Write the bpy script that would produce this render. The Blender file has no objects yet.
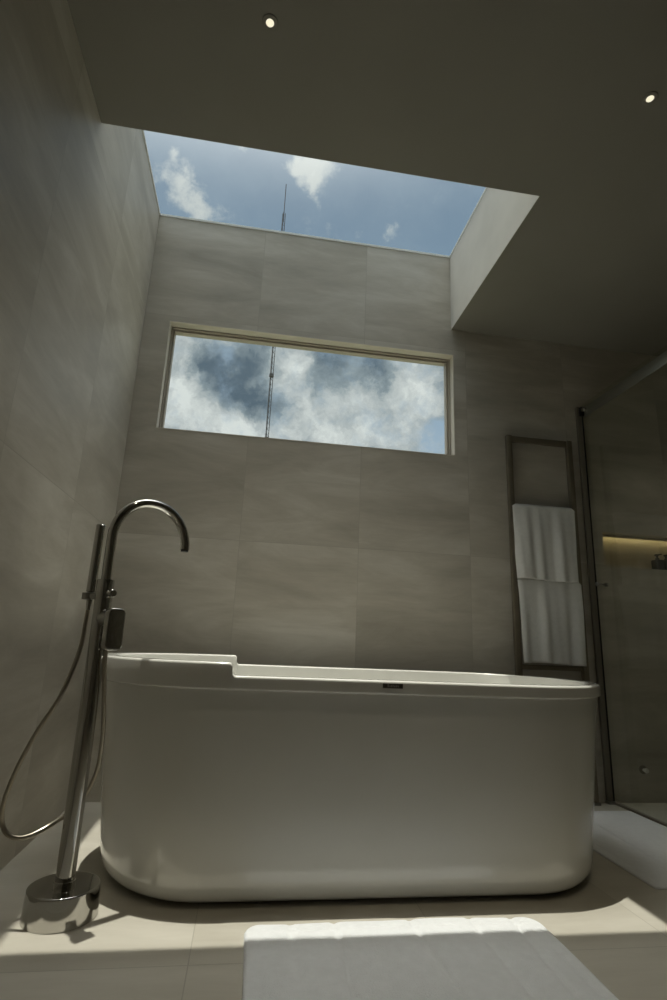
import bpy, bmesh, math, random
from mathutils import Vector, Matrix
random.seed(7)
scene = bpy.context.scene
COL = scene.collection
PI = math.pi

# ---------------------------------------------------------------- objects
def tag(o, label=None, cat=None, group=None, kind=None):
    if label: o['label'] = label
    if cat: o['category'] = cat
    if group: o['group'] = group
    if kind: o['kind'] = kind
    return o

def empty(name, loc, label=None, cat=None, group=None, kind=None):
    o = bpy.data.objects.new(name, None)
    o.empty_display_size = .05
    COL.objects.link(o)
    o.location = loc
    return tag(o, label, cat, group, kind)

def obj(name, bm, m, parent=None, smooth=False, angle=None, loc=None):
    """bm is in world coordinates; the origin is moved to loc (or the parent)."""
    me = bpy.data.meshes.new(name)
    bmesh.ops.recalc_face_normals(bm, faces=bm.faces[:])
    off = Vector(loc) if loc is not None else (Vector(world_loc(parent)) if parent else Vector((0, 0, 0)))
    if off.length: bmesh.ops.translate(bm, vec=-off, verts=bm.verts[:])
    if smooth:
        for f in bm.faces: f.smooth = True
        if angle:
            for e in bm.edges:
                if len(e.link_faces) == 2 and e.calc_face_angle(0) > math.radians(angle): e.smooth = False
    bm.to_mesh(me); bm.free()
    me.materials.append(m)
    o = bpy.data.objects.new(name, me)
    COL.objects.link(o)
    if parent:
        o.parent = parent
        o.location = off - Vector(world_loc(parent))
    else:
        o.location = off
    return o

def world_loc(o):
    v = Vector((0, 0, 0))
    while o is not None:
        v += o.location; o = o.parent
    return v

def BM(): return bmesh.new()

def box(bm, x0, x1, y0, y1, z0, z1, bev=0, seg=2):
    r = bmesh.ops.create_cube(bm, size=1)
    vs = r['verts']
    for v in vs:
        v.co = Vector((x0 if v.co.x < 0 else x1, y0 if v.co.y < 0 else y1, z0 if v.co.z < 0 else z1))
    if bev:
        es = list({e for v in vs for e in v.link_edges})
        bmesh.ops.bevel(bm, geom=es, offset=bev, segments=seg, affect='EDGES', profile=.5)
    return bm

def tube(bm, pts, r, n=16, caps=True, radii=None):
    pts = [Vector(p) for p in pts]
    rings = []
    nrm = None
    for i, p in enumerate(pts):
        t = (pts[min(i + 1, len(pts) - 1)] - pts[max(i - 1, 0)]).normalized()
        if nrm is None:
            a = Vector((1, 0, 0)) if abs(t.x) < .9 else Vector((0, 1, 0))
            nrm = (a - t * a.dot(t)).normalized()
        else:
            nrm = (nrm - t * nrm.dot(t)).normalized()
        b = t.cross(nrm)
        rr = radii[i] if radii else r
        rings.append([bm.verts.new(p + (nrm * math.cos(2 * PI * k / n) + b * math.sin(2 * PI * k / n)) * rr) for k in range(n)])
    for a, b in zip(rings, rings[1:]):
        for k in range(n):
            bm.faces.new((a[k], a[(k + 1) % n], b[(k + 1) % n], b[k]))
    if caps:
        bm.faces.new(rings[0][::-1]); bm.faces.new(rings[-1])
    return bm

def lathe(bm, prof, c, axis=(0, 0, 1), n=40):
    """prof: list of (distance along axis, radius)"""
    ax = Vector(axis).normalized()
    pts = [Vector(c) + ax * h for h, r in prof]
    a = Vector((1, 0, 0)) if abs(ax.x) < .9 else Vector((0, 1, 0))
    u = (a - ax * a.dot(ax)).normalized(); w = ax.cross(u)
    rings = []
    for p, (h, r) in zip(pts, prof):
        rings.append([bm.verts.new(p + (u * math.cos(2 * PI * k / n) + w * math.sin(2 * PI * k / n)) * max(r, 1e-4)) for k in range(n)])
    for a, b in zip(rings, rings[1:]):
        for k in range(n):
            bm.faces.new((a[k], a[(k + 1) % n], b[(k + 1) % n], b[k]))
    bm.faces.new(rings[0][::-1]); bm.faces.new(rings[-1])
    return bm

def smooth_path(ctrl, n=10):
    P = [Vector(c) for c in ctrl]
    P = [P[0] * 2 - P[1]] + P + [P[-1] * 2 - P[-2]]
    out = []
    for i in range(1, len(P) - 2):
        for k in range(n):
            t = k / n
            a, b, c, d = P[i - 1], P[i], P[i + 1], P[i + 2]
            out.append(.5 * ((2 * b) + (-a + c) * t + (2 * a - 5 * b + 4 * c - d) * t * t + (-a + 3 * b - 3 * c + d) * t ** 3))
    out.append(P[-2])
    return out

def wall_holes(bm, xs, zs, holes, y0, y1, ax=1):
    """slab between y0 and y1 with rectangular holes (x0,x1,z0,z1); ax: 1 wall in XZ, 2 slab in XY (y are z heights)"""
    def P(a, b, d):
        return Vector((a, d, b)) if ax == 1 else Vector((a, b, d))
    xs = sorted(set(xs + [h[0] for h in holes] + [h[1] for h in holes]))
    zs = sorted(set(zs + [h[2] for h in holes] + [h[3] for h in holes]))
    def solid(i, j):
        if i < 0 or j < 0 or i >= len(xs) - 1 or j >= len(zs) - 1: return False
        cx = (xs[i] + xs[i + 1]) / 2; cz = (zs[j] + zs[j + 1]) / 2
        return not any(h[0] < cx < h[1] and h[2] < cz < h[3] for h in holes)
    def q(*p): bm.faces.new([bm.verts.new(v) for v in p])
    for i in range(len(xs) - 1):
        for j in range(len(zs) - 1):
            if not solid(i, j): continue
            a, b, c, d = xs[i], xs[i + 1], zs[j], zs[j + 1]
            q(P(a, c, y0), P(b, c, y0), P(b, d, y0), P(a, d, y0))
            q(P(a, c, y1), P(a, d, y1), P(b, d, y1), P(b, c, y1))
            if not solid(i - 1, j): q(P(a, c, y0), P(a, d, y0), P(a, d, y1), P(a, c, y1))
            if not solid(i + 1, j): q(P(b, c, y0), P(b, c, y1), P(b, d, y1), P(b, d, y0))
            if not solid(i, j - 1): q(P(a, c, y0), P(a, c, y1), P(b, c, y1), P(b, c, y0))
            if not solid(i, j + 1): q(P(a, d, y0), P(b, d, y0), P(b, d, y1), P(a, d, y1))
    bmesh.ops.remove_doubles(bm, verts=bm.verts[:], dist=1e-5)
    return bm

# ---------------------------------------------------------------- materials
class N:
    def __init__(s, tree): s.t = tree
    def new(s, typ, **kw):
        n = s.t.nodes.new(typ)
        for k, v in kw.items(): setattr(n, k, v)
        return n
    def put(s, sock, v):
        if isinstance(v, bpy.types.NodeSocket): s.t.links.new(v, sock)
        elif v is not None: sock.default_value = v
    def math(s, op, a, b=None, c=None, clamp=False):
        n = s.new('ShaderNodeMath', operation=op, use_clamp=clamp)
        for i, v in enumerate((a, b, c)): s.put(n.inputs[i], v)
        return n.outputs[0]
    def vmath(s, op, a, b=None):
        n = s.new('ShaderNodeVectorMath', operation=op)
        s.put(n.inputs[0], a); s.put(n.inputs[1], b)
        return n.outputs['Value'] if op in ('DISTANCE', 'LENGTH', 'DOT_PRODUCT') else n.outputs[0]
    def maprange(s, v, a, b, c=0, d=1, interp='LINEAR'):
        n = s.new('ShaderNodeMapRange', interpolation_type=interp)
        s.put(n.inputs['Value'], v)
        for k, x in zip(('From Min', 'From Max', 'To Min', 'To Max'), (a, b, c, d)): s.put(n.inputs[k], x)
        return n.outputs['Result']
    def mix(s, f, a, b, blend='MIX'):
        n = s.new('ShaderNodeMix', data_type='RGBA', blend_type=blend)
        s.put(n.inputs[0], f); s.put(n.inputs[6], a); s.put(n.inputs[7], b)
        return n.outputs[2]
    def noise(s, vec, scale, detail=4, rough=.5, dist=0):
        n = s.new('ShaderNodeTexNoise')
        s.put(n.inputs['Vector'], vec)
        n.inputs['Scale'].default_value = scale; n.inputs['Detail'].default_value = detail
        n.inputs['Roughness'].default_value = rough; n.inputs['Distortion'].default_value = dist
        return n.outputs['Fac']
    def mapping(s, vec, loc=(0, 0, 0), rot=(0, 0, 0), scale=(1, 1, 1)):
        n = s.new('ShaderNodeMapping')
        s.put(n.inputs['Vector'], vec)
        s.put(n.inputs['Location'], loc); s.put(n.inputs['Rotation'], rot); s.put(n.inputs['Scale'], scale)
        return n.outputs[0]

def mat(name):
    m = bpy.data.materials.new(name); m.use_nodes = True
    t = m.node_tree; t.nodes.clear()
    g = N(t)
    out = g.new('ShaderNodeOutputMaterial')
    return m, g, out

def c3(c): return (c[0], c[1], c[2], 1)

def principled(name, color, rough=.5, metal=0, spec=.5, bump=None, var=0, varscale=8, coat=0, sheen=0):
    m, g, out = mat(name)
    p = g.new('ShaderNodeBsdfPrincipled')
    tc = g.new('ShaderNodeTexCoord').outputs['Object']
    nz = g.noise(tc, varscale, 3)
    v = g.maprange(nz, .3, .7, 1 - var, 1 + var)
    colr = g.mix(1.0, c3(color), g.new('ShaderNodeCombineColor').outputs[0], 'MULTIPLY')
    cc = [n for n in g.t.nodes if n.bl_idname == 'ShaderNodeCombineColor'][0]
    for i in range(3): g.put(cc.inputs[i], v)
    g.put(p.inputs['Base Color'], colr)
    p.inputs['Roughness'].default_value = rough
    p.inputs['Metallic'].default_value = metal
    p.inputs['Specular IOR Level'].default_value = spec
    p.inputs['Coat Weight'].default_value = coat
    p.inputs['Coat Roughness'].default_value = .05
    p.inputs['Sheen Weight'].default_value = sheen
    if bump:
        sc, st = bump
        b = g.new('ShaderNodeBump'); b.inputs['Strength'].default_value = st; b.inputs['Distance'].default_value = .002
        g.put(b.inputs['Height'], g.noise(tc, sc, 3, .6))
        g.put(p.inputs['Normal'], b.outputs[0])
    g.t.links.new(p.outputs[0], out.inputs[0])
    return m

def stone_tile(name, ax_u, ax_v, pu, pv, ou, ov, base, dark, light, rough=.45, ang=.0, joint=.0016, jdark=.87):
    """large format stone-look tiles; ax_u/ax_v are the world axes (0,1,2) lying in the surface"""
    m, g, out = mat(name)
    geo = g.new('ShaderNodeNewGeometry').outputs['Position']
    sep = g.new('ShaderNodeSeparateXYZ'); g.put(sep.inputs[0], geo)
    u = g.math('SUBTRACT', sep.outputs[ax_u], ou); v = g.math('SUBTRACT', sep.outputs[ax_v], ov)
    tu = g.math('DIVIDE', u, pu); tv = g.math('DIVIDE', v, pv)
    fu = g.math('FLOOR', tu); fv = g.math('FLOOR', tv)
    idv = g.new('ShaderNodeCombineXYZ'); g.put(idv.inputs[0], fu); g.put(idv.inputs[1], fv)
    wn = g.new('ShaderNodeTexWhiteNoise', noise_dimensions='2D'); g.put(wn.inputs['Vector'], idv.outputs[0])
    rnd = wn.outputs['Value']; rcol = wn.outputs['Color']
    # local coordinates, shifted per tile
    loc = g.new('ShaderNodeCombineXYZ'); g.put(loc.inputs[0], u); g.put(loc.inputs[1], v)
    off = g.vmath('SCALE', rcol); off.node.inputs['Scale'].default_value = 23.0
    lv = g.vmath('ADD', loc.outputs[0], off)
    str1 = g.mapping(lv, rot=(0, 0, ang), scale=(1.1, 4.2, 1))
    n1 = g.noise(str1, 1.6, 6, .62, .7)
    n2 = g.noise(g.mapping(lv, rot=(0, 0, ang + .25), scale=(1.0, 3.0, 1)), 1.1, 4, .55, .9)
    n3 = g.noise(g.mapping(lv, rot=(0, 0, ang), scale=(3, 26, 1)), 5, 3, .6, .2)
    f = g.math('ADD', g.math('MULTIPLY', n1, .5), g.math('ADD', g.math('MULTIPLY', n2, .42), g.math('MULTIPLY', n3, .08)))
    f = g.math('ADD', f, g.math('MULTIPLY', g.math('SUBTRACT', rnd, .5), .05))
    ramp = g.new('ShaderNodeValToRGB')
    g.put(ramp.inputs[0], f)
    e = ramp.color_ramp.elements
    e[0].position = .34; e[0].color = c3(dark)
    e[1].position = .66; e[1].color = c3(light)
    k = e.new(.5); k.color = c3(base)
    # joints
    def edge(t, p):
        fr = g.math('FRACT', t)
        d = g.math('MINIMUM', fr, g.math('SUBTRACT', 1.0, fr))
        return g.math('MULTIPLY', d, p)
    d = g.math('MINIMUM', edge(tu, pu), edge(tv, pv))
    j = g.maprange(d, joint * .5, joint * 1.1, 1, 0)
    col = g.mix(j, ramp.outputs[0], c3([x * jdark for x in base]))
    p = g.new('ShaderNodeBsdfPrincipled')
    g.put(p.inputs['Base Color'], col)
    g.put(p.inputs['Roughness'], g.maprange(n1, .3, .7, rough - .05, rough + .08))
    p.inputs['Specular IOR Level'].default_value = .35
    b = g.new('ShaderNodeBump'); b.inputs['Strength'].default_value = .25; b.inputs['Distance'].default_value = .002
    g.put(b.inputs['Height'], g.math('SUBTRACT', g.math('MULTIPLY', n3, .25), j))
    g.put(p.inputs['Normal'], b.outputs[0])
    g.t.links.new(p.outputs[0], out.inputs[0])
    return m

def glass(name, tint, refl=1.0, ior=1.5):
    m, g, out = mat(name)
    tr = g.new('ShaderNodeBsdfTransparent'); tr.inputs[0].default_value = c3(tint)
    gl = g.new('ShaderNodeBsdfGlossy'); gl.inputs['Roughness'].default_value = 0.0
    gl.inputs[0].default_value = (.95, 1, .97, 1)
    fr = g.new('ShaderNodeFresnel'); fr.inputs[0].default_value = ior
    geo = g.new('ShaderNodeNewGeometry')
    front = g.math('SUBTRACT', 1.0, geo.outputs['Backfacing'])
    fac = g.math('MULTIPLY', g.math('MULTIPLY', fr.outputs[0], front), refl, clamp=True)
    mx = g.new('ShaderNodeMixShader'); g.put(mx.inputs[0], fac)
    g.t.links.new(tr.outputs[0], mx.inputs[1]); g.t.links.new(gl.outputs[0], mx.inputs[2])
    g.t.links.new(mx.outputs[0], out.inputs[0])
    return m

def emit(name, color, strength):
    m, g, out = mat(name)
    e = g.new('ShaderNodeEmission'); e.inputs[0].default_value = c3(color); e.inputs[1].default_value = strength
    g.t.links.new(e.outputs[0], out.inputs[0])
    return m

WB, WD, WL = (.482, .450, .384), (.372, .342, .288), (.625, .595, .530)
M = {}
M['wall_b'] = stone_tile('stone_wall_back', 0, 2, .6, 1.2, .0, -.03, WB, WD, WL, ang=.22)
M['wall_l'] = stone_tile('stone_wall_left', 1, 2, .615, 1.2, -1.845, -.03, WB, WD, WL, ang=1.15)
M['floor'] = stone_tile('stone_floor', 0, 1, .6, 1.2, .0, -1.255, (.50, .475, .41), (.43, .405, .345), (.57, .545, .48), rough=.38, ang=.1, jdark=.78)
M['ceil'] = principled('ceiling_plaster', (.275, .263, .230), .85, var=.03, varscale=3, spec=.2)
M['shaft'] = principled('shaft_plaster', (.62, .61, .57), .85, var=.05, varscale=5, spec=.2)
M['reveal'] = principled('reveal_plaster', (.60, .56, .49), .6, var=.02)
M['frame'] = principled('window_frame_metal', (.42, .38, .32), .5, metal=.1, var=.02)
M['white_frame'] = principled('skylight_frame_white', (.85, .85, .82), .4, var=.01)
M['tub'] = principled('glossy_acrylic', (.755, .750, .705), .13, spec=.5, var=.01, coat=.6)
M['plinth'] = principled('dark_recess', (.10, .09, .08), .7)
M['chrome'] = principled('chrome', (.52, .51, .485), .06, metal=1)
M['chrome_satin'] = principled('chrome_satin', (.40, .39, .36), .28, metal=1)
M['hose'] = principled('hose_metal', (.40, .365, .30), .3, metal=1)
M['rack'] = principled('rack_bronze', (.23, .20, .15), .42, metal=.5, var=.08, varscale=20)
M['towel'] = principled('towel_terry', (.80, .80, .78), .95, bump=(420, .8), var=.03, varscale=60, spec=.1, sheen=.2)
M['mat'] = principled('mat_terry', (.77, .79, .81), .95, bump=(350, .9), var=.03, varscale=45, spec=.1, sheen=.2)
M['black'] = principled('gasket_black', (.012, .012, .011), .5)
M['jamb'] = principled('jamb_metal', (.20, .18, .145), .4, metal=.2)
M['rail'] = principled('rail_metal', (.34, .34, .30), .35, metal=.9)
M['bottle'] = principled('dispenser_plastic', (.02, .02, .018), .3)
M['mast'] = principled('galvanised_steel', (.10, .095, .09), .6, metal=.3)
M['ground'] = principled('ground', (.18, .19, .13), .9, var=.2, varscale=.3)
M['plate'] = principled('overflow_plate_dark', (.09, .08, .065), .3, metal=.6)
M['plate_mark'] = principled('overflow_plate_marks', (.33, .31, .27), .35, metal=.6)
M['pane'] = glass('window_glass', (.97, .98, .97), .6)
M['shower_glass'] = glass('tinted_shower_glass', (.955, .965, .94), 1.5)
M['lens'] = emit('downlight_lens', (1, .93, .68), 1.0)
M['led'] = emit('led_warm', (1, .80, .38), 3.5)

# ---------------------------------------------------------------- setting
H1, H2 = 2.5, 2.994
W, YF = 1.716, -1.004
XR, YB = 3.7, -4.3
T = .16
TB = .105
WX0, WX1, WZ0, WZ1 = .132, 1.727, 1.719, 2.338
NX0, NX1, NZ0, NZ1 = 2.572, 3.45, 1.165, 1.354

def struct(name, bm, m, **kw):
    return tag(obj(name, bm, m, **kw), kind='structure')

struct('floor', box(BM(), -T, XR + T, YB - T, T, -.15, 0), M['floor'])
struct('wall_left', box(BM(), -T, 0, YB, 0, 0, H2), M['wall_l'])
struct('wall_back', wall_holes(BM(), [-T, XR + T], [0, H2], [(WX0, WX1, WZ0, WZ1), (NX0, NX1, NZ0, NZ1)], 0, TB), M['wall_b'])
struct('wall_right', box(BM(), XR, XR + T, YB, 0, 0, H2), M['wall_l'])
struct('wall_front', box(BM(), -T, XR + T, YB - T, YB, 0, H2), M['wall_b'])
bm = wall_holes(BM(), [0, XR], [YB, 0], [(0, W, YF, 0)], H1, H2, ax=2)
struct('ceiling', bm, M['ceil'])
bm = BM()
box(bm, W - .002, W + .01, YF, 0, H1 + .0005, H2)
box(bm, 0, W - .002, YF - .01, YF + .002, H1 + .0005, H2)
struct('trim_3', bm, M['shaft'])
struct('ground', box(BM(), -60, 60, .4, 90, -3.3, -3.0), M['ground'])

# window: pale lined reveal, metal frame, pane
bm = BM(); th = .004
box(bm, WX0, WX0 + th, -.002, .05, WZ0, WZ1); box(bm, WX1 - th, WX1, -.002, .05, WZ0, WZ1)
box(bm, WX0 + th, WX1 - th, -.002, .05, WZ1 - th, WZ1); box(bm, WX0 + th, WX1 - th, -.002, .05, WZ0, WZ0 + th)
struct('trim_1', bm, M['reveal'])
w1 = empty('window_1', ((WX0 + WX1) / 2, .05, WZ0), kind='structure')
def frame_ring(bm, x0, x1, z0, z1, wd, y0, y1):
    box(bm, x0, x0 + wd, y0, y1, z0, z1, .0015, 1); box(bm, x1 - wd, x1, y0, y1, z0, z1, .0015, 1)
    box(bm, x0 + wd, x1 - wd, y0, y1, z1 - wd, z1, .0015, 1); box(bm, x0 + wd, x1 - wd, y0, y1, z0, z0 + wd, .0015, 1)
bm = BM(); frame_ring(bm, WX0, WX1, WZ0, WZ1, .012, .05, TB); frame_ring(bm, WX0 + .012, WX1 - .012, WZ0 + .012, WZ1 - .012, .010, .066, TB)
obj('frame', bm, M['frame'], w1)
obj('pane', box(BM(), WX0 + .02, WX1 - .02, .078, .086, WZ0 + .02, WZ1 - .02), M['pane'], w1)

# skylight over the shaft
w2 = empty('window_2', (W / 2, YF / 2, H2), kind='structure')
bm = BM(); b = .0045
zt = H2
box(bm, 0, b, YF - .1, 0, zt, zt + .012); box(bm, W - b, W, YF - .1, 0, zt, zt + .012)
box(bm, b, W - b, -b, 0, zt, zt + .012); box(bm, b, W - b, YF - .1, YF - .05, zt, zt + .012)
obj('frame', bm, M['white_frame'], w2)
obj('pane', box(BM(), b, W - b, YF - .05, -b, zt + .002, zt + .010), M['pane'], w2)

# shower niche lining and its light strip
bm = BM()
box(bm, NX0 - .02, NX1 + .02, TB, TB + .03, NZ0 - .02, NZ1 + .02)
box(bm, NX0, NX1, .056, .060, NZ1 - .012, NZ1)
struct('trim_2', bm, M['wall_b'])
led = obj('light_strip', box(BM(), NX0 + .01, NX1 - .01, .078, .090, NZ1 - .004, NZ1 - .0005), M['led'], loc=((NX0 + NX1) / 2, .1, NZ1 - .01))
tag(led, 'warm yellow light strip along the top of the shower wall niche', 'light strip')

# ---------------------------------------------------------------- bathtub
CY, CXL, CXR = -.61, .608, 1.565
def ztop(x):
    a, rr = .627, .012
    if x <= a: return .630
    if x < a + rr: return .630 - rr + math.sqrt(max(0, rr * rr - (x - a) ** 2))
    if x < a + 2 * rr: return .594 + rr - math.sqrt(max(0, rr * rr - (a + 2 * rr - x) ** 2))
    return .594
def outline():
    """list of (kind, param): arcs by angle, straights by x"""
    L = []
    na = 44
    xs = [CXL + (CXR - CXL) * i / 26 for i in range(1, 26)] + [.620 + .0012 * i for i in range(32)]
    xs = sorted(set(round(x, 5) for x in xs if CXL < x < CXR))
    for i in range(na + 1): L.append(('R', -PI / 2 + PI * i / na))      # right end, front to back
    for x in reversed(xs): L.append(('B', x))
    for i in range(na + 1): L.append(('L', PI / 2 + PI * i / na))       # left end, back to front
    for x in xs: L.append(('F', x))
    return L
OUT = outline()
def tub_ring(rx, ry, dz=None, z=None, rxl=None, ex=2.0):
    R = []
    for k, p in OUT:
        if k in 'RL':
            c, s = math.cos(p), math.sin(p)
            c = math.copysign(abs(c) ** (2 / ex), c); s = math.copysign(abs(s) ** (2 / ex), s)
            cx = CXR if k == 'R' else CXL
            rr = rx if (k == 'R' or rxl is None) else rxl
            x, y = cx + c * rr, CY + s * ry
        else:
            x, y = p, CY + (ry if k == 'B' else -ry)
        R.append((x, y, (ztop(x) + dz) if z is None else z))
    return R
rings = []
# underside, rounded bottom edge, body, lip
rings.append(tub_ring(.27, .34, z=.007))
rings.append(tub_ring(.30, .363, z=.007))
for a in range(0, 7):
    t = a / 6 * PI / 2
    rings.append(tub_ring(.300 + .045 * math.sin(t), .363 + .032 * math.sin(t), z=.008 + .056 * (1 - math.cos(t))))
for k in range(1, 9):
    t = k / 8
    rings.append(tub_ring(.345 + .066 * t, .395 + .012 * t, z=.064 + (.549 - .064) * t))
rings.append(tub_ring(.4115, .4075, z=.553))
rings.append(tub_ring(.420, .4155, z=.555))
rings.append(tub_ring(.423, .4185, z=.557))
rings.append(tub_ring(.4235, .419, z=.561))
for a in range(0, 5):
    t = a / 4 * PI / 2
    rings.append(tub_ring(.4235 - .008 * (1 - math.cos(t)), .419 - .008 * (1 - math.cos(t)), dz=-.008 + .008 * math.sin(t)))
rings.append(tub_ring(.395, .392, dz=0))
for a in range(0, 5):
    t = a / 4 * PI / 2
    rings.append(tub_ring(.384 - .008 * math.sin(t), .381 - .008 * math.sin(t), dz=-.008 * (1 - math.cos(t))))
rings.append(tub_ring(.370, .370, dz=-.03))
inner = [(.34, .345, .45), (.31, .32, .32), (.28, .295, .22), (.24, .265, .165), (.17, .21, .135), (.06, .10, .125)]
for rx, ry, z in inner: rings.append(tub_ring(rx, ry, z=z))
bm = BM()
vr = [[bm.verts.new(p) for p in R] for R in rings]
n = len(OUT)
for a, b2 in zip(vr, vr[1:]):
    for k in range(n):
        bm.faces.new((a[k], a[(k + 1) % n], b2[(k + 1) % n], b2[k]))
bm.faces.new(vr[0][::-1]); bm.faces.new(vr[-1])
tub = empty('bathtub', (1.1, CY, 0), 'large glossy white freestanding bathtub with raised left headrest below the window', 'bathtub')
shell = obj('tub_shell', bm, M['tub'], tub, smooth=True, angle=50)
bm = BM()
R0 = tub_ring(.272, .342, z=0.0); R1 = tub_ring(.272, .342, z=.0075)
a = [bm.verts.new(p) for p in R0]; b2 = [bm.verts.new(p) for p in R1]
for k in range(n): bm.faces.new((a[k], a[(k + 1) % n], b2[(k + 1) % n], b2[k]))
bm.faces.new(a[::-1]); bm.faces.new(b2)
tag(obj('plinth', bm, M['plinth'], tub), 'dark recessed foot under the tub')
yp = CY - .419
plate = obj('overflow_plate', box(BM(), 1.084, 1.146, yp - .003, yp + .004, .5725, .5865, .0015, 2), M['plate'], tub, smooth=True, angle=40)
plate['label'] = 'small dark maker plate on the tub lip'
bm = BM()
x = 1.098
for k, (w_, h_) in enumerate([(.004, .008), (.003, .005), (.004, .006), (.002, .007), (.004, .005), (.004, .006), (.003, .005)]):
    box(bm, x, x + w_, yp - .0040, yp - .0028, .576, .576 + h_); x += w_ + .0018
obj('plate_mark', bm, M['plate_mark'], plate)
obj('drain', lathe(BM(), [(0, .032), (.003, .032), (.005, .026), (.005, .001)], (1.3, CY, .1255)), M['chrome'], tub, smooth=True, angle=40)

# ---------------------------------------------------------------- floor-standing faucet
FX, FY = .26, -1.012
fa = empty('tub_faucet', (FX, FY, 0), 'tall chrome floor-standing bath faucet with gooseneck spout at the left tub end', 'faucet')
obj('base', lathe(BM(), [(0, .0900), (.002, .0905), (.003, .0905), (.0655, .0870), (.0670, .08685), (.0684, .0864), (.0694, .0854), (.0698, .0840), (.070, .0835), (.070, .0825), (.070, .03), (.070, .02)], (FX, FY, 0), n=64), M['chrome'], fa, smooth=True, angle=30)
obj('base_sleeve', lathe(BM(), [(.070, .0262), (.080, .0262), (.082, .0245)], (FX, FY, 0)), M['chrome'], fa, smooth=True, angle=30)
obj('column', lathe(BM(), [(.082, .0238), (.76, .0238), (.77, .0238)], (FX, FY, 0)), M['chrome'], fa, smooth=True, angle=30)
obj('collar', lathe(BM(), [(.77, .0242), (.845, .0242), (.848, .0230), (.849, .012)], (FX, FY, 0)), M['chrome'], fa, smooth=True, angle=30)
sd = Vector((math.cos(math.radians(38)), math.sin(math.radians(38)), 0))
od = Vector((.66, -.75, 0)).normalized()
RG = .124; zc = .978
pts = [(FX, FY, .845), (FX, FY, .90), (FX, FY, .95)]
for k in range(0, 25):
    t = PI * k / 24
    pts.append(tuple(Vector((FX, FY, zc)) + sd * (RG * (1 - math.cos(t))) + Vector((0, 0, RG * math.sin(t)))))
tip = Vector((FX, FY, 0)) + sd * (2 * RG)
pts.append((tip.x, tip.y, zc - .006))
obj('spout', tube(BM(), pts, .0147, 24), M['chrome'], fa, smooth=True, angle=50)
obj('aerator', lathe(BM(), [(0, .0120), (.006, .0120)], (tip.x, tip.y, zc - .012)), M['black'], fa, smooth=True, angle=50)
kn = Vector((FX, FY, .808))
kd = Vector((.70, -.714, 0))
obj('diverter_knob', lathe(BM(), [(.018, .0065), (.030, .0065), (.031, .0085), (.033, .011), (.046, .011), (.048, .0095), (.048, .003)], kn, kd, 28), M['chrome'], fa, smooth=True, angle=30)
mb = Vector((FX, FY, .737))
obj('mixer_body', lathe(BM(), [(.01, .020), (.050, .020), (.0505, .019), (.052, .019), (.0525, .020), (.064, .020), (.066, .018)], mb, od, 36), M['chrome_satin'], fa, smooth=True, angle=30)
# lever: rounded plate, thin along od, wide along sd, hanging down
bm = BM()
box(bm, -.026, .026, .066, .090, .650, .765, 0)
vert_e = [e for e in bm.edges if abs(e.verts[0].co.y - e.verts[1].co.y) > .001]
bmesh.ops.bevel(bm, geom=vert_e, offset=.016, segments=6, affect='EDGES', profile=.5)
bmesh.ops.bevel(bm, geom=[e for e in bm.edges if e.calc_face_angle(0) > .8], offset=.004, segments=3, affect='EDGES', profile=.5)
for v in bm.verts:
    w_ = Vector((-od.y, od.x, 0))
    co = Vector((FX, FY, v.co.z)) + w_ * v.co.x + od * v.co.y
    v.co = co
obj('lever_handle', bm, M['chrome'], fa, smooth=True, angle=40)
hd = Vector((-.95, .30, 0)).normalized()
HS = Vector((FX, FY, 0)) + hd * .052
obj('holder_arm', tube(BM(), [Vector((FX, FY, .800)) + hd * .015, Vector((FX, FY, .800)) + hd * .041], .0100, 20), M['chrome_satin'], fa, smooth=True, angle=40)
obj('holder_ring', lathe(BM(), [(-.010, .0135), (-.009, .0155), (.009, .0155), (.010, .0135)], (HS.x, HS.y, .800), n=28), M['chrome_satin'], fa, smooth=True, angle=40)
OP = Vector((FX, FY, .710)) + od * .043
obj('hose_outlet', lathe(BM(), [(-.012, .0085), (.010, .0085)], OP, n=20), M['chrome'], fa, smooth=True, angle=40)

fa.rotation_euler = (0, -.009, 0)
hs = empty('hand_shower', (HS.x, HS.y, .79), 'slim chrome stick hand shower with looping hose, held left of the faucet column', 'hand shower')
obj('wand', lathe(BM(), [(.0, .006), (.002, .0132), (.200, .0132), (.203, .0110), (.203, .002)], (HS.x, HS.y, .8105), n=28), M['chrome'], hs, smooth=True, angle=30)
obj('hose_nut', lathe(BM(), [(0, .0065), (.028, .0085), (.030, .0085)], (HS.x, HS.y, .76), n=20), M['chrome'], hs, smooth=True, angle=30)
ctrl = [(HS.x, HS.y, .765), (HS.x, -1.0, .72), (.212, -1.015, .66), (.203, -1.035, .59), (.184, -1.045, .52), (.142, -1.045, .435), (.110, -1.045, .35), (.090, -1.04, .27), (.092, -1.03, .215), (.115, -1.03, .187), (.150, -1.015, .180), (.195, -.975, .197),
        (.250, -.950, .240), (.288, -.962, .32), (.297, -.985, .42), (.292, -1.01, .52), (.286, -1.035, .62), (OP.x, OP.y, .685)]
obj('hose', tube(BM(), smooth_path(ctrl, 10), .0062, 12), M['hose'], hs, smooth=True, angle=60)

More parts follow.
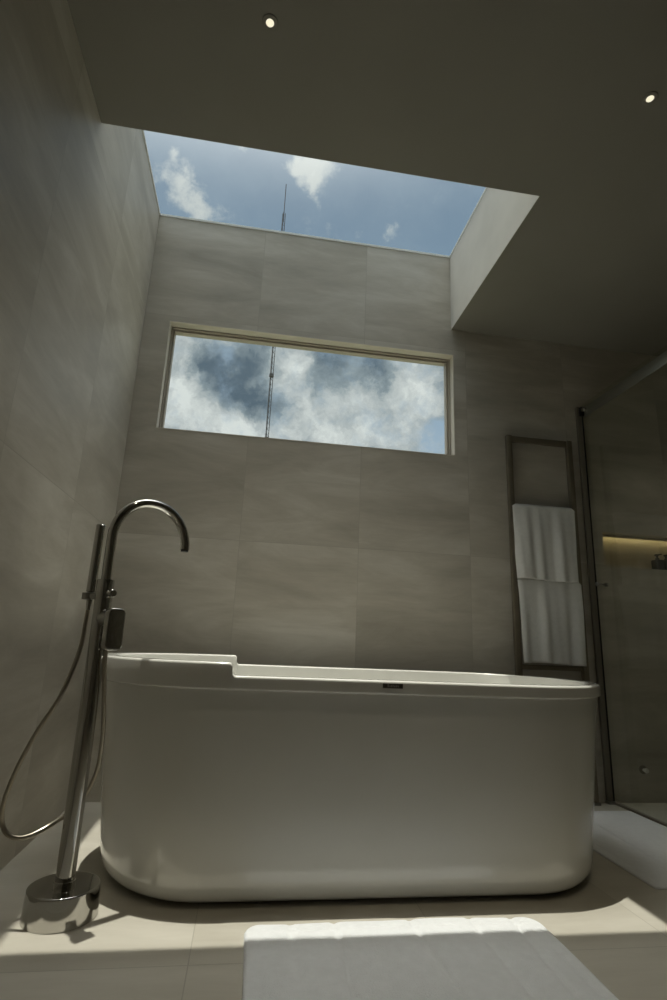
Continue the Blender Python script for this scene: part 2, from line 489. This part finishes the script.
# ---------------------------------------------------------------- towel ladder and towels
lad = empty('towel_ladder', (2.235, -.03, 0), 'dark bronze towel ladder standing against the back wall beside the shower', 'towel rack')
LX0, LX1, LY0, LY1, LZ = 2.012, 2.402, -.044, -.016, 1.858
for x in (LX0, LX1 - .030):
    r = obj('rail', box(BM(), x, x + .030, LY0, LY1, .012, LZ, .003, 2), M['rack'], lad, smooth=True, angle=40)
    obj('foot', box(BM(), x - .004, x + .034, LY0 - .008, LY1 + .004, 0, .012, .002, 2), M['chrome_satin'], r, smooth=True, angle=40)
RUNGS = [1.838, 1.440, 1.042, .622, .222]
for z in RUNGS:
    obj('rung', box(BM(), LX0 + .030, LX1 - .030, LY0 + .006, LY1 - .006, z - (.018 if z > 1.5 else .012), z + (.018 if z > 1.5 else .012), .003, 2), M['rack'], lad, smooth=True, angle=40)

def towel(zr, lenf, lenb, x0, x1, seed, label):
    rnd = random.Random(seed)
    th = .008
    ph = [rnd.uniform(0, 6.28) for _ in range(6)]
    yc, zt = (LY0 + LY1) / 2, zr + .011
    half = (LY1 - LY0) / 2 - .006 + .004 + th * .5
    # path s: front bottom to top to back bottom
    path = []
    nf = 34
    for i in range(nf + 1): path.append((-half - .022 * (0), zt - lenf + lenf * i / nf, 1 - i / nf, -1))
    for i in range(1, 9):
        a = PI * i / 9
        path.append((-half * math.cos(a), zt + half * .75 * math.sin(a), 0, 0))
    nb = 14
    for i in range(nb + 1): path.append((half, zt - lenb * i / nb, 0, 1))
    bm = BM(); NXX = 60
    grid = []
    for (yo, z, k, side) in path:
        row = []
        for j in range(NXX + 1):
            u = j / NXX
            x = x0 + (x1 - x0) * u
            fold = 0
            if side == -1:
                amp = .011 * min(1, k * 1.5) + .0015
                fold = amp * (math.sin(u * 21 + ph[0] + .6 * k) * .6 + math.sin(u * 37 + ph[1] - 1.1 * k) * .3 + math.sin(u * 11 + ph[2]) * .5)
                fold -= .010 * min(1, k * 2.5)
                x += (.4 - u) * .022 * k + .004 * k * math.sin(ph[3] + 3 * k)
            e = min(u, 1 - u)
            zz = z
            if side <= 0 and k < .08: zz -= .012 * max(0, 1 - e / .06) ** 2      # rounded shoulders
            if side == -1: zz -= .004 * k * math.sin(u * 5 + ph[4])
            row.append(bm.verts.new((x, yc + yo + fold * (1 if side == -1 else 0), zz)))
        grid.append(row)
    for a, b2 in zip(grid, grid[1:]):
        for j in range(NXX): bm.faces.new((a[j], a[j + 1], b2[j + 1], b2[j]))
    o = obj('hand_towel', bm, M['towel'], None, smooth=True, loc=((x0 + x1) / 2, yc, zt))
    md = o.modifiers.new('thickness', 'SOLIDIFY'); md.thickness = th; md.offset = 0
    tag(o, label, 'towel', 'white towels on the ladder')
    return o
towel(1.440, .393, .20, 2.026, 2.382, 3, 'white towel hung over the upper rung of the bronze ladder')
towel(1.042, .412, .20, 2.036, 2.388, 11, 'white towel hung over the lower rung, directly beneath the other towel')

# ---------------------------------------------------------------- shower screen
GX = 2.5
ss = empty('shower_screen', (GX, -.5, 0), 'grey tinted glass shower screen with dark wall jamb and top rail', 'shower screen')
obj('glass_panel', box(BM(), GX - .004, GX + .004, -1.25, -.022, .010, 2.100), M['shower_glass'], ss)
obj('wall_jamb', box(BM(), GX - .036, GX - .008, -.020, -.001, .012, 2.085, .002, 2), M['jamb'], ss, smooth=True, angle=40)
obj('foot', box(BM(), GX - .040, GX + .006, -.036, -.001, 0, .012, .002, 2), M['chrome_satin'], ss, smooth=True, angle=40)
gk = obj('gasket', box(BM(), GX - .008, GX + .000, -.022, -.001, .012, 2.085, .001, 1), M['black'], ss)
rl = obj('top_rail', box(BM(), GX - .012, GX - .005, -1.25, -.035, 2.010, 2.070, .002, 2), M['rail'], ss, smooth=True, angle=40)
obj('rail_bracket', lathe(BM(), [(0, .014), (.016, .014), (.018, .011), (.018, .002)], (GX - .012, -.062, 2.05), (-1, 0, 0), 24), M['chrome'], rl, smooth=True, angle=40)
obj('rail_bracket', box(BM(), GX - .03, GX - .004, -.05, -.030, 2.02, 2.075, .003, 2), M['black'], rl)
for s in (-1, 1):
    obj('knob', lathe(BM(), [(0, .005), (.014, .005), (.016, .011), (.026, .011), (.028, .009), (.028, .002)], (GX + s * .004, -.062, 1.055), (s, 0, 0), 24), M['chrome_satin'], ss, smooth=True, angle=40)
sill = obj('sill_channel', box(BM(), GX - .010, GX + .010, -1.25, -.026, 0, .012, .002, 1), M['jamb'], ss)

v = empty('shower_valve', (2.68, 0, .15), 'small round pale outlet low on the shower wall behind the glass', 'valve')
obj('cover_plate', lathe(BM(), [(0, .020), (.004, .020), (.006, .017)], (2.68, 0, .15), (0, -1, 0), 28), M['jamb'], v, smooth=True, angle=40)
obj('nozzle', lathe(BM(), [(.006, .007), (.020, .007), (.024, .012), (.032, .010), (.033, .002)], (2.68, 0, .15), (0, -1, 0), 24), M['white_frame'], v, smooth=True, angle=40)

# dispensers on the niche floor
def dispenser(x, label):
    d = empty('soap_dispenser', (x, .045, NZ0), label, 'soap dispenser', 'pump bottles in the niche')
    obj('bottle', box(BM(), x - .024, x + .024, .021, .069, NZ0, NZ0 + .062, .006, 3), M['bottle'], d, smooth=True, angle=40)
    p = obj('pump', lathe(BM(), [(.062, .011), (.072, .011), (.073, .006), (.084, .006), (.085, .012), (.093, .012), (.094, .002)], (x, .045, NZ0), n=20), M['bottle'], d, smooth=True, angle=40)
    obj('nozzle', box(BM(), x - .004, x + .004, .008, .045, NZ0 + .086, NZ0 + .092, .001, 1), M['bottle'], p)
    return d
dispenser(2.930, 'left black pump bottle of the pair in the lit shower niche')
dispenser(2.987, 'right black pump bottle of the pair in the lit shower niche')

# ---------------------------------------------------------------- mats
def bath_mat(x0, x1, y0, y1, label, creases, seed, rc=.03, rot=0, th=.012):
    rnd = random.Random(seed)
    nx, ny = 110, 80
    bm = BM(); top = []
    ph = [rnd.uniform(0, 6.28) for _ in range(6)]
    def warp(u, v):
        # rounded corners
        x = x0 + (x1 - x0) * u; y = y0 + (y1 - y0) * v
        cx = min(max(x, x0 + rc), x1 - rc); cy = min(max(y, y0 + rc), y1 - rc)
        dx, dy = x - cx, y - cy
        if dx and dy:
            m_ = max(abs(dx), abs(dy)); l = math.hypot(dx, dy)
            dx, dy = dx * m_ / l, dy * m_ / l
        x, y = cx + dx, cy + dy
        y += .004 * math.sin(x * 9 + ph[0]) + .002 * math.sin(x * 23 + ph[1])
        x += .003 * math.sin(y * 8 + ph[2])
        return x, y
    rings_ = []
    def hz(x, y, u, v):
        z = th + .0012 * math.sin(x * 11 + ph[3]) * math.sin(y * 9 + ph[4])
        for cxx, sl, amp in creases:
            d = x - (cxx + sl * (y - y1))
            z += amp * math.exp(-(d / .008) ** 2)
        e = min(u * (x1 - x0), (1 - u) * (x1 - x0), v * (y1 - y0), (1 - v) * (y1 - y0))
        # stitched hem
        z -= .0022 * math.exp(-((e - .035) / .004) ** 2)
        z -= (th * .55) * max(0, 1 - e / .007) ** 2
        return z
    us = [0, .004, .009] + [.015 + .97 * i / (nx - 6) for i in range(nx - 5)] + [.991, .996, 1]
    vs = [0, .006, .012] + [.02 + .96 * i / (ny - 6) for i in range(ny - 5)] + [.988, .994, 1]
    for v_ in vs:
        row = []
        for u in us:
            x, y = warp(u, v_)
            row.append(bm.verts.new((x, y, hz(x, y, u, v_))))
        top.append(row)
    bot = [[bm.verts.new((p.co.x, p.co.y, .0005)) for p in row] for row in top]
    A, B = len(us), len(vs)
    for j in range(B - 1):
        for i in range(A - 1):
            bm.faces.new((top[j][i], top[j][i + 1], top[j + 1][i + 1], top[j + 1][i]))
            bm.faces.new((bot[j][i], bot[j + 1][i], bot[j + 1][i + 1], bot[j][i + 1]))
    for j in range(B - 1):
        for i in (0, A - 1): bm.faces.new((top[j][i], top[j + 1][i], bot[j + 1][i], bot[j][i]))
    for i in range(A - 1):
        for j in (0, B - 1): bm.faces.new((top[j][i], bot[j][i], bot[j][i + 1], top[j][i + 1]))
    if rot:
        c = Vector(((x0 + x1) / 2, (y0 + y1) / 2, 0))
        bmesh.ops.rotate(bm, cent=c, matrix=Matrix.Rotation(rot, 3, 'Z'), verts=bm.verts[:])
    o = obj('bath_mat', bm, M['mat'], None, smooth=True, angle=60, loc=((x0 + x1) / 2, (y0 + y1) / 2, 0))
    tag(o, label, 'bath mat')
    return o
bath_mat(.718, 1.490, -1.60, -1.105, 'white terry bath mat with fold creases on the floor in front of the tub',
         [(.835, 0, -.0028), (.947, .03, -.0045), (1.145, -.05, -.0045), (1.305, -.02, -.0040), (1.42, .05, -.0045)], 5, rc=.045)
bath_mat(1.985, 2.485, -.945, -.150, 'plain white bath mat right of the tub beside the shower glass', [(2.2, .1, .002)], 9, rc=.012, th=.008)

# ---------------------------------------------------------------- downlights and added fill spots
for x, lab in ((.596, 'tiny lit round ceiling downlight, the left of two'), (1.862, 'tiny lit round ceiling downlight, the right of two')):
    for yy in (-1.452, -3.1):  # rear row: fill spots added behind the camera to lift reflections, no fixtures
        lp = bpy.data.lights.new('downlight_and_fill_beam', 'SPOT'); lp.energy = 9; lp.spot_size = math.radians(75); lp.spot_blend = .8; lp.shadow_soft_size = .012; lp.color = (1, .86, .62)
        lo = bpy.data.objects.new('downlight_and_fill_beam', lp); COL.objects.link(lo); lo.location = (x, yy, H1 - .008)
    d = empty('downlight', (x, -1.452, H1), lab, 'ceiling light', 'recessed ceiling downlights')
    bm = BM()
    lathe(bm, [(0, .024), (-.002, .024), (-.003, .0225), (-.003, .0135), (0, .0125)], (x, -1.452, H1 - .0002), n=36)
    obj('bezel', bm, M['ceil'], d, smooth=True, angle=30)
    obj('lens', lathe(BM(), [(-.0030, .0120), (-.0040, .0110), (-.0044, .002)], (x, -1.452, H1 - .0002), n=28), M['lens'], d, smooth=True, angle=30)
lp = bpy.data.lights.new('shower_fill_beam', 'SPOT'); lp.energy = 9; lp.spot_size = math.radians(95); lp.spot_blend = .9; lp.shadow_soft_size = .012; lp.color = (1, .95, .82)  # added fill spot to brighten the space behind the glass, no fixture
lo = bpy.data.objects.new('shower_fill_beam', lp); COL.objects.link(lo); lo.location = (3.1, -.62, H1 - .008)

# ---------------------------------------------------------------- radio mast outside
mx, my, mz0 = 1.06, 39.3, -3.0
ma = empty('radio_mast', (mx, my, mz0), 'thin dark lattice radio mast rising against the clouds outside', 'mast')
bm = BM(); wd = .11
top = 38.8
wd = .14
for k in range(3):
    a = 2 * PI * k / 3 + .3
    tube(bm, [(mx + wd * math.cos(a), my + wd * math.sin(a), mz0), (mx + wd * math.cos(a), my + wd * math.sin(a), top)], .028, 6)
z = mz0 + .3; i = 0
while z < top:
    for k in range(3):
        a, b2 = 2 * PI * k / 3 + .3, 2 * PI * ((k + 1) % 3) / 3 + .3
        tube(bm, [(mx + wd * math.cos(a), my + wd * math.sin(a), z), (mx + wd * math.cos(b2), my + wd * math.sin(b2), min(top, z + .45))], .011, 4)
    z += .5
obj('lattice', bm, M['mast'], ma)
obj('tip_pole', tube(BM(), [(mx, my, top - 1), (mx, my, top + 3.2)], .035, 8), M['mast'], ma)
for zz in (16.5, 22.2, 34.5):
    obj('collar', lathe(BM(), [(0, .19), (.25, .19)], (mx, my, zz), n=10), M['mast'], ma)
for zz in (22.2, 34.5):
    for k in range(3):
        a = 2 * PI * k / 3 + .3 + PI / 3
        pass
obj('footing', box(BM(), mx - .5, mx + .5, my - .5, my + .5, mz0, mz0 + .3), M['mast'], ma)

# ---------------------------------------------------------------- sky
COVER = [((-0.177, 0.704, 0.687),0.017,0.3), ((-0.153, 0.721, 0.676),0.024,0.5), ((-0.121, 0.741, 0.66),0.028,0.55), ((-0.167, 0.689, 0.705),0.014,0.35), ((-0.072, 0.683, 0.727),0.012,0.3), ((0.054, 0.693, 0.719),0.04,0.5), ((0.048, 0.714, 0.699),0.019,0.3), ((0.022, 0.692, 0.721),0.019,0.3), ((0.171, 0.738, 0.653),0.015,0.35), ((0.126, 0.741, 0.66),0.013,0.2), ((0.259, 0.675, 0.691),0.021,0.2), ((-0.192, 0.713, 0.675),0.012,0.2)]
HOLE = [((0.315, 0.875, 0.368),0.030,0.40), ((0.3, 0.81, 0.504),0.016,0.5), ((0.092, 0.855, 0.51),0.025,0.35), ((-0.08, 0.872, 0.483),0.02,0.25), ((0.181, 0.846, 0.502),0.021,0.25), ((0.292, 0.89, 0.351),0.030,0.25)]
DARK = [((-0.06, 0.893, 0.447),0.059,0.65), ((-0.108, 0.879, 0.464),0.03,0.35), ((-0.005, 0.909, 0.418),0.035,0.5), ((0.098, 0.859, 0.503),0.036,0.5), ((0.163, 0.849, 0.502),0.043,0.5), ((0.208, 0.859, 0.468),0.039,0.4), ((0.114, 0.886, 0.45),0.036,0.3), ((-0.033, 0.87, 0.492),0.032,0.3), ((0.146, 0.904, 0.403),0.033,0.15)]
WHITE = [((-0.137, 0.912, 0.386),0.045,0.4), ((-0.057, 0.931, 0.36),0.053,0.4), ((0.121, 0.915, 0.385),0.072,0.25), ((0.057, 0.877, 0.478),0.032,0.35), ((0.274, 0.862, 0.428),0.046,0.3), ((0.247, 0.836, 0.49),0.039,0.3), ((-0.153, 0.89, 0.43),0.02,0.3), ((0.227, 0.893, 0.388),0.039,0.2)]
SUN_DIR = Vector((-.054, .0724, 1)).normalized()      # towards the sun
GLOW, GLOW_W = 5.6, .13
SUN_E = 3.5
wld = bpy.data.worlds.new('world'); scene.world = wld; wld.use_nodes = True
t = wld.node_tree; t.nodes.clear(); g = N(t)
wout = g.new('ShaderNodeOutputWorld'); bg = g.new('ShaderNodeBackground')
d0 = g.vmath('NORMALIZE', g.new('ShaderNodeTexCoord').outputs['Generated'])
# wispy domain warp so that the cloud masses get ragged edges
wn = g.new('ShaderNodeTexNoise'); g.put(wn.inputs['Vector'], d0); wn.inputs['Scale'].default_value = 16; wn.inputs['Detail'].default_value = 5; wn.inputs['Roughness'].default_value = .62
wv = g.vmath('SCALE', g.vmath('SUBTRACT', wn.outputs['Color'], (.5, .5, .5))); wv.node.inputs['Scale'].default_value = .085
d1 = g.vmath('ADD', d0, wv)
def blobs(L, sgn=1):
    acc = None
    for c, r, a in L:
        dist = g.vmath('DISTANCE', d1, c)
        x = g.maprange(dist, r * 1.5, r * .1, 0, a * sgn, 'SMOOTHSTEP')
        acc = x if acc is None else g.math('ADD', acc, x)
    return acc
sp = g.new('ShaderNodeSeparateXYZ'); g.put(sp.inputs[0], d0)
fb = g.noise(d0, 13, 9, .60, .15)
fb2 = g.noise(d0, 44, 6, .65, .1)
fb = g.math('ADD', g.math('MULTIPLY', fb, .64), g.math('MULTIPLY', fb2, .36))
base = g.maprange(sp.outputs[2], 0.53, .60, .56, -.20, 'SMOOTHSTEP')
cov = g.math('ADD', g.math('ADD', g.math('MULTIPLY', g.math('SUBTRACT', fb, .5), 2.1), base), g.math('SUBTRACT', g.math('MULTIPLY', blobs(COVER), 1.35), blobs(HOLE)))
dens = g.maprange(cov, -.06, .62, 0, 1, 'SMOOTHSTEP')
shade = g.math('ADD', g.math('ADD', .62, g.math('MULTIPLY', g.math('SUBTRACT', g.noise(d1, 20, 9, .6), .5), 1.25)), g.math('SUBTRACT', blobs(WHITE), blobs(DARK)), clamp=True)
shade = g.math('MAXIMUM', shade, g.maprange(sp.outputs[2], .55, .62, 0, .78))
cr = g.new('ShaderNodeValToRGB'); g.put(cr.inputs[0], shade)
e = cr.color_ramp.elements
e[0].position = .0; e[0].color = (.105, .150, .190, 1)
e[1].position = 1.0; e[1].color = (.72, .765, .75, 1)
k = e.new(.4); k.color = (.26, .32, .35, 1)
k = e.new(.7); k.color = (.50, .545, .55, 1)
blue = g.mix(g.maprange(sp.outputs[2], .3, .75), (.36, .48, .60, 1), (.135, .215, .310, 1))
haze = g.noise(d0, 5, 5, .6)
blue = g.mix(g.maprange(haze, .35, .7, 0, .35), blue, (.36, .46, .54, 1))
col = g.mix(dens, blue, cr.outputs[0])
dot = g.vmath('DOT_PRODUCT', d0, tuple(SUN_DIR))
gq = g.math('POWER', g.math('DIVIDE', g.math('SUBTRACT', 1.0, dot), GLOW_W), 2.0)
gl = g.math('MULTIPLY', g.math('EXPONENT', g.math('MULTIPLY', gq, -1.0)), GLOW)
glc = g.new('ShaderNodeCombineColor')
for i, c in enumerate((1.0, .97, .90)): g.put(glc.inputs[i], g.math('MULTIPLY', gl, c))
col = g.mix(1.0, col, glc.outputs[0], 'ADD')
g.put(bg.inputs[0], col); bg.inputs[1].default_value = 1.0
t.links.new(bg.outputs[0], wout.inputs[0])
try:
    wld.cycles.sampling_method = 'MANUAL'; wld.cycles.sample_map_resolution = 1024
except Exception: pass

sl = bpy.data.lights.new('sun', 'SUN'); sl.energy = SUN_E; sl.angle = math.radians(.53); sl.color = (1, .955, .86)
so = bpy.data.objects.new('sun', sl); COL.objects.link(so)
so.rotation_euler = SUN_DIR.to_track_quat('Z', 'Y').to_euler(); so.location = (1, -.5, 6)

# ---------------------------------------------------------------- camera
cam = bpy.data.cameras.new('camera'); co = bpy.data.objects.new('camera', cam); COL.objects.link(co)
f_ = Vector((0.13894783, 0.95660559, 0.25612348)); r_ = Vector((0.98719832, -0.15425267, 0.04056598)); u_ = Vector((-0.07831338, -0.24720811, 0.96579251))
m4 = Matrix((r_, u_, -f_)).transposed().to_4x4(); m4.translation = Vector((.6698, -2.6964, .6929))
co.matrix_world = m4
cam.sensor_fit = 'HORIZONTAL'; cam.sensor_width = 36; cam.lens = 36 * 543.86 / 667
cam.clip_start = .02; cam.clip_end = 500
scene.camera = co

scene.view_settings.view_transform = 'Standard'
scene.view_settings.look = 'None'
scene.view_settings.exposure = 0
scene.view_settings.gamma = 1
scene.view_settings.use_curve_mapping = False
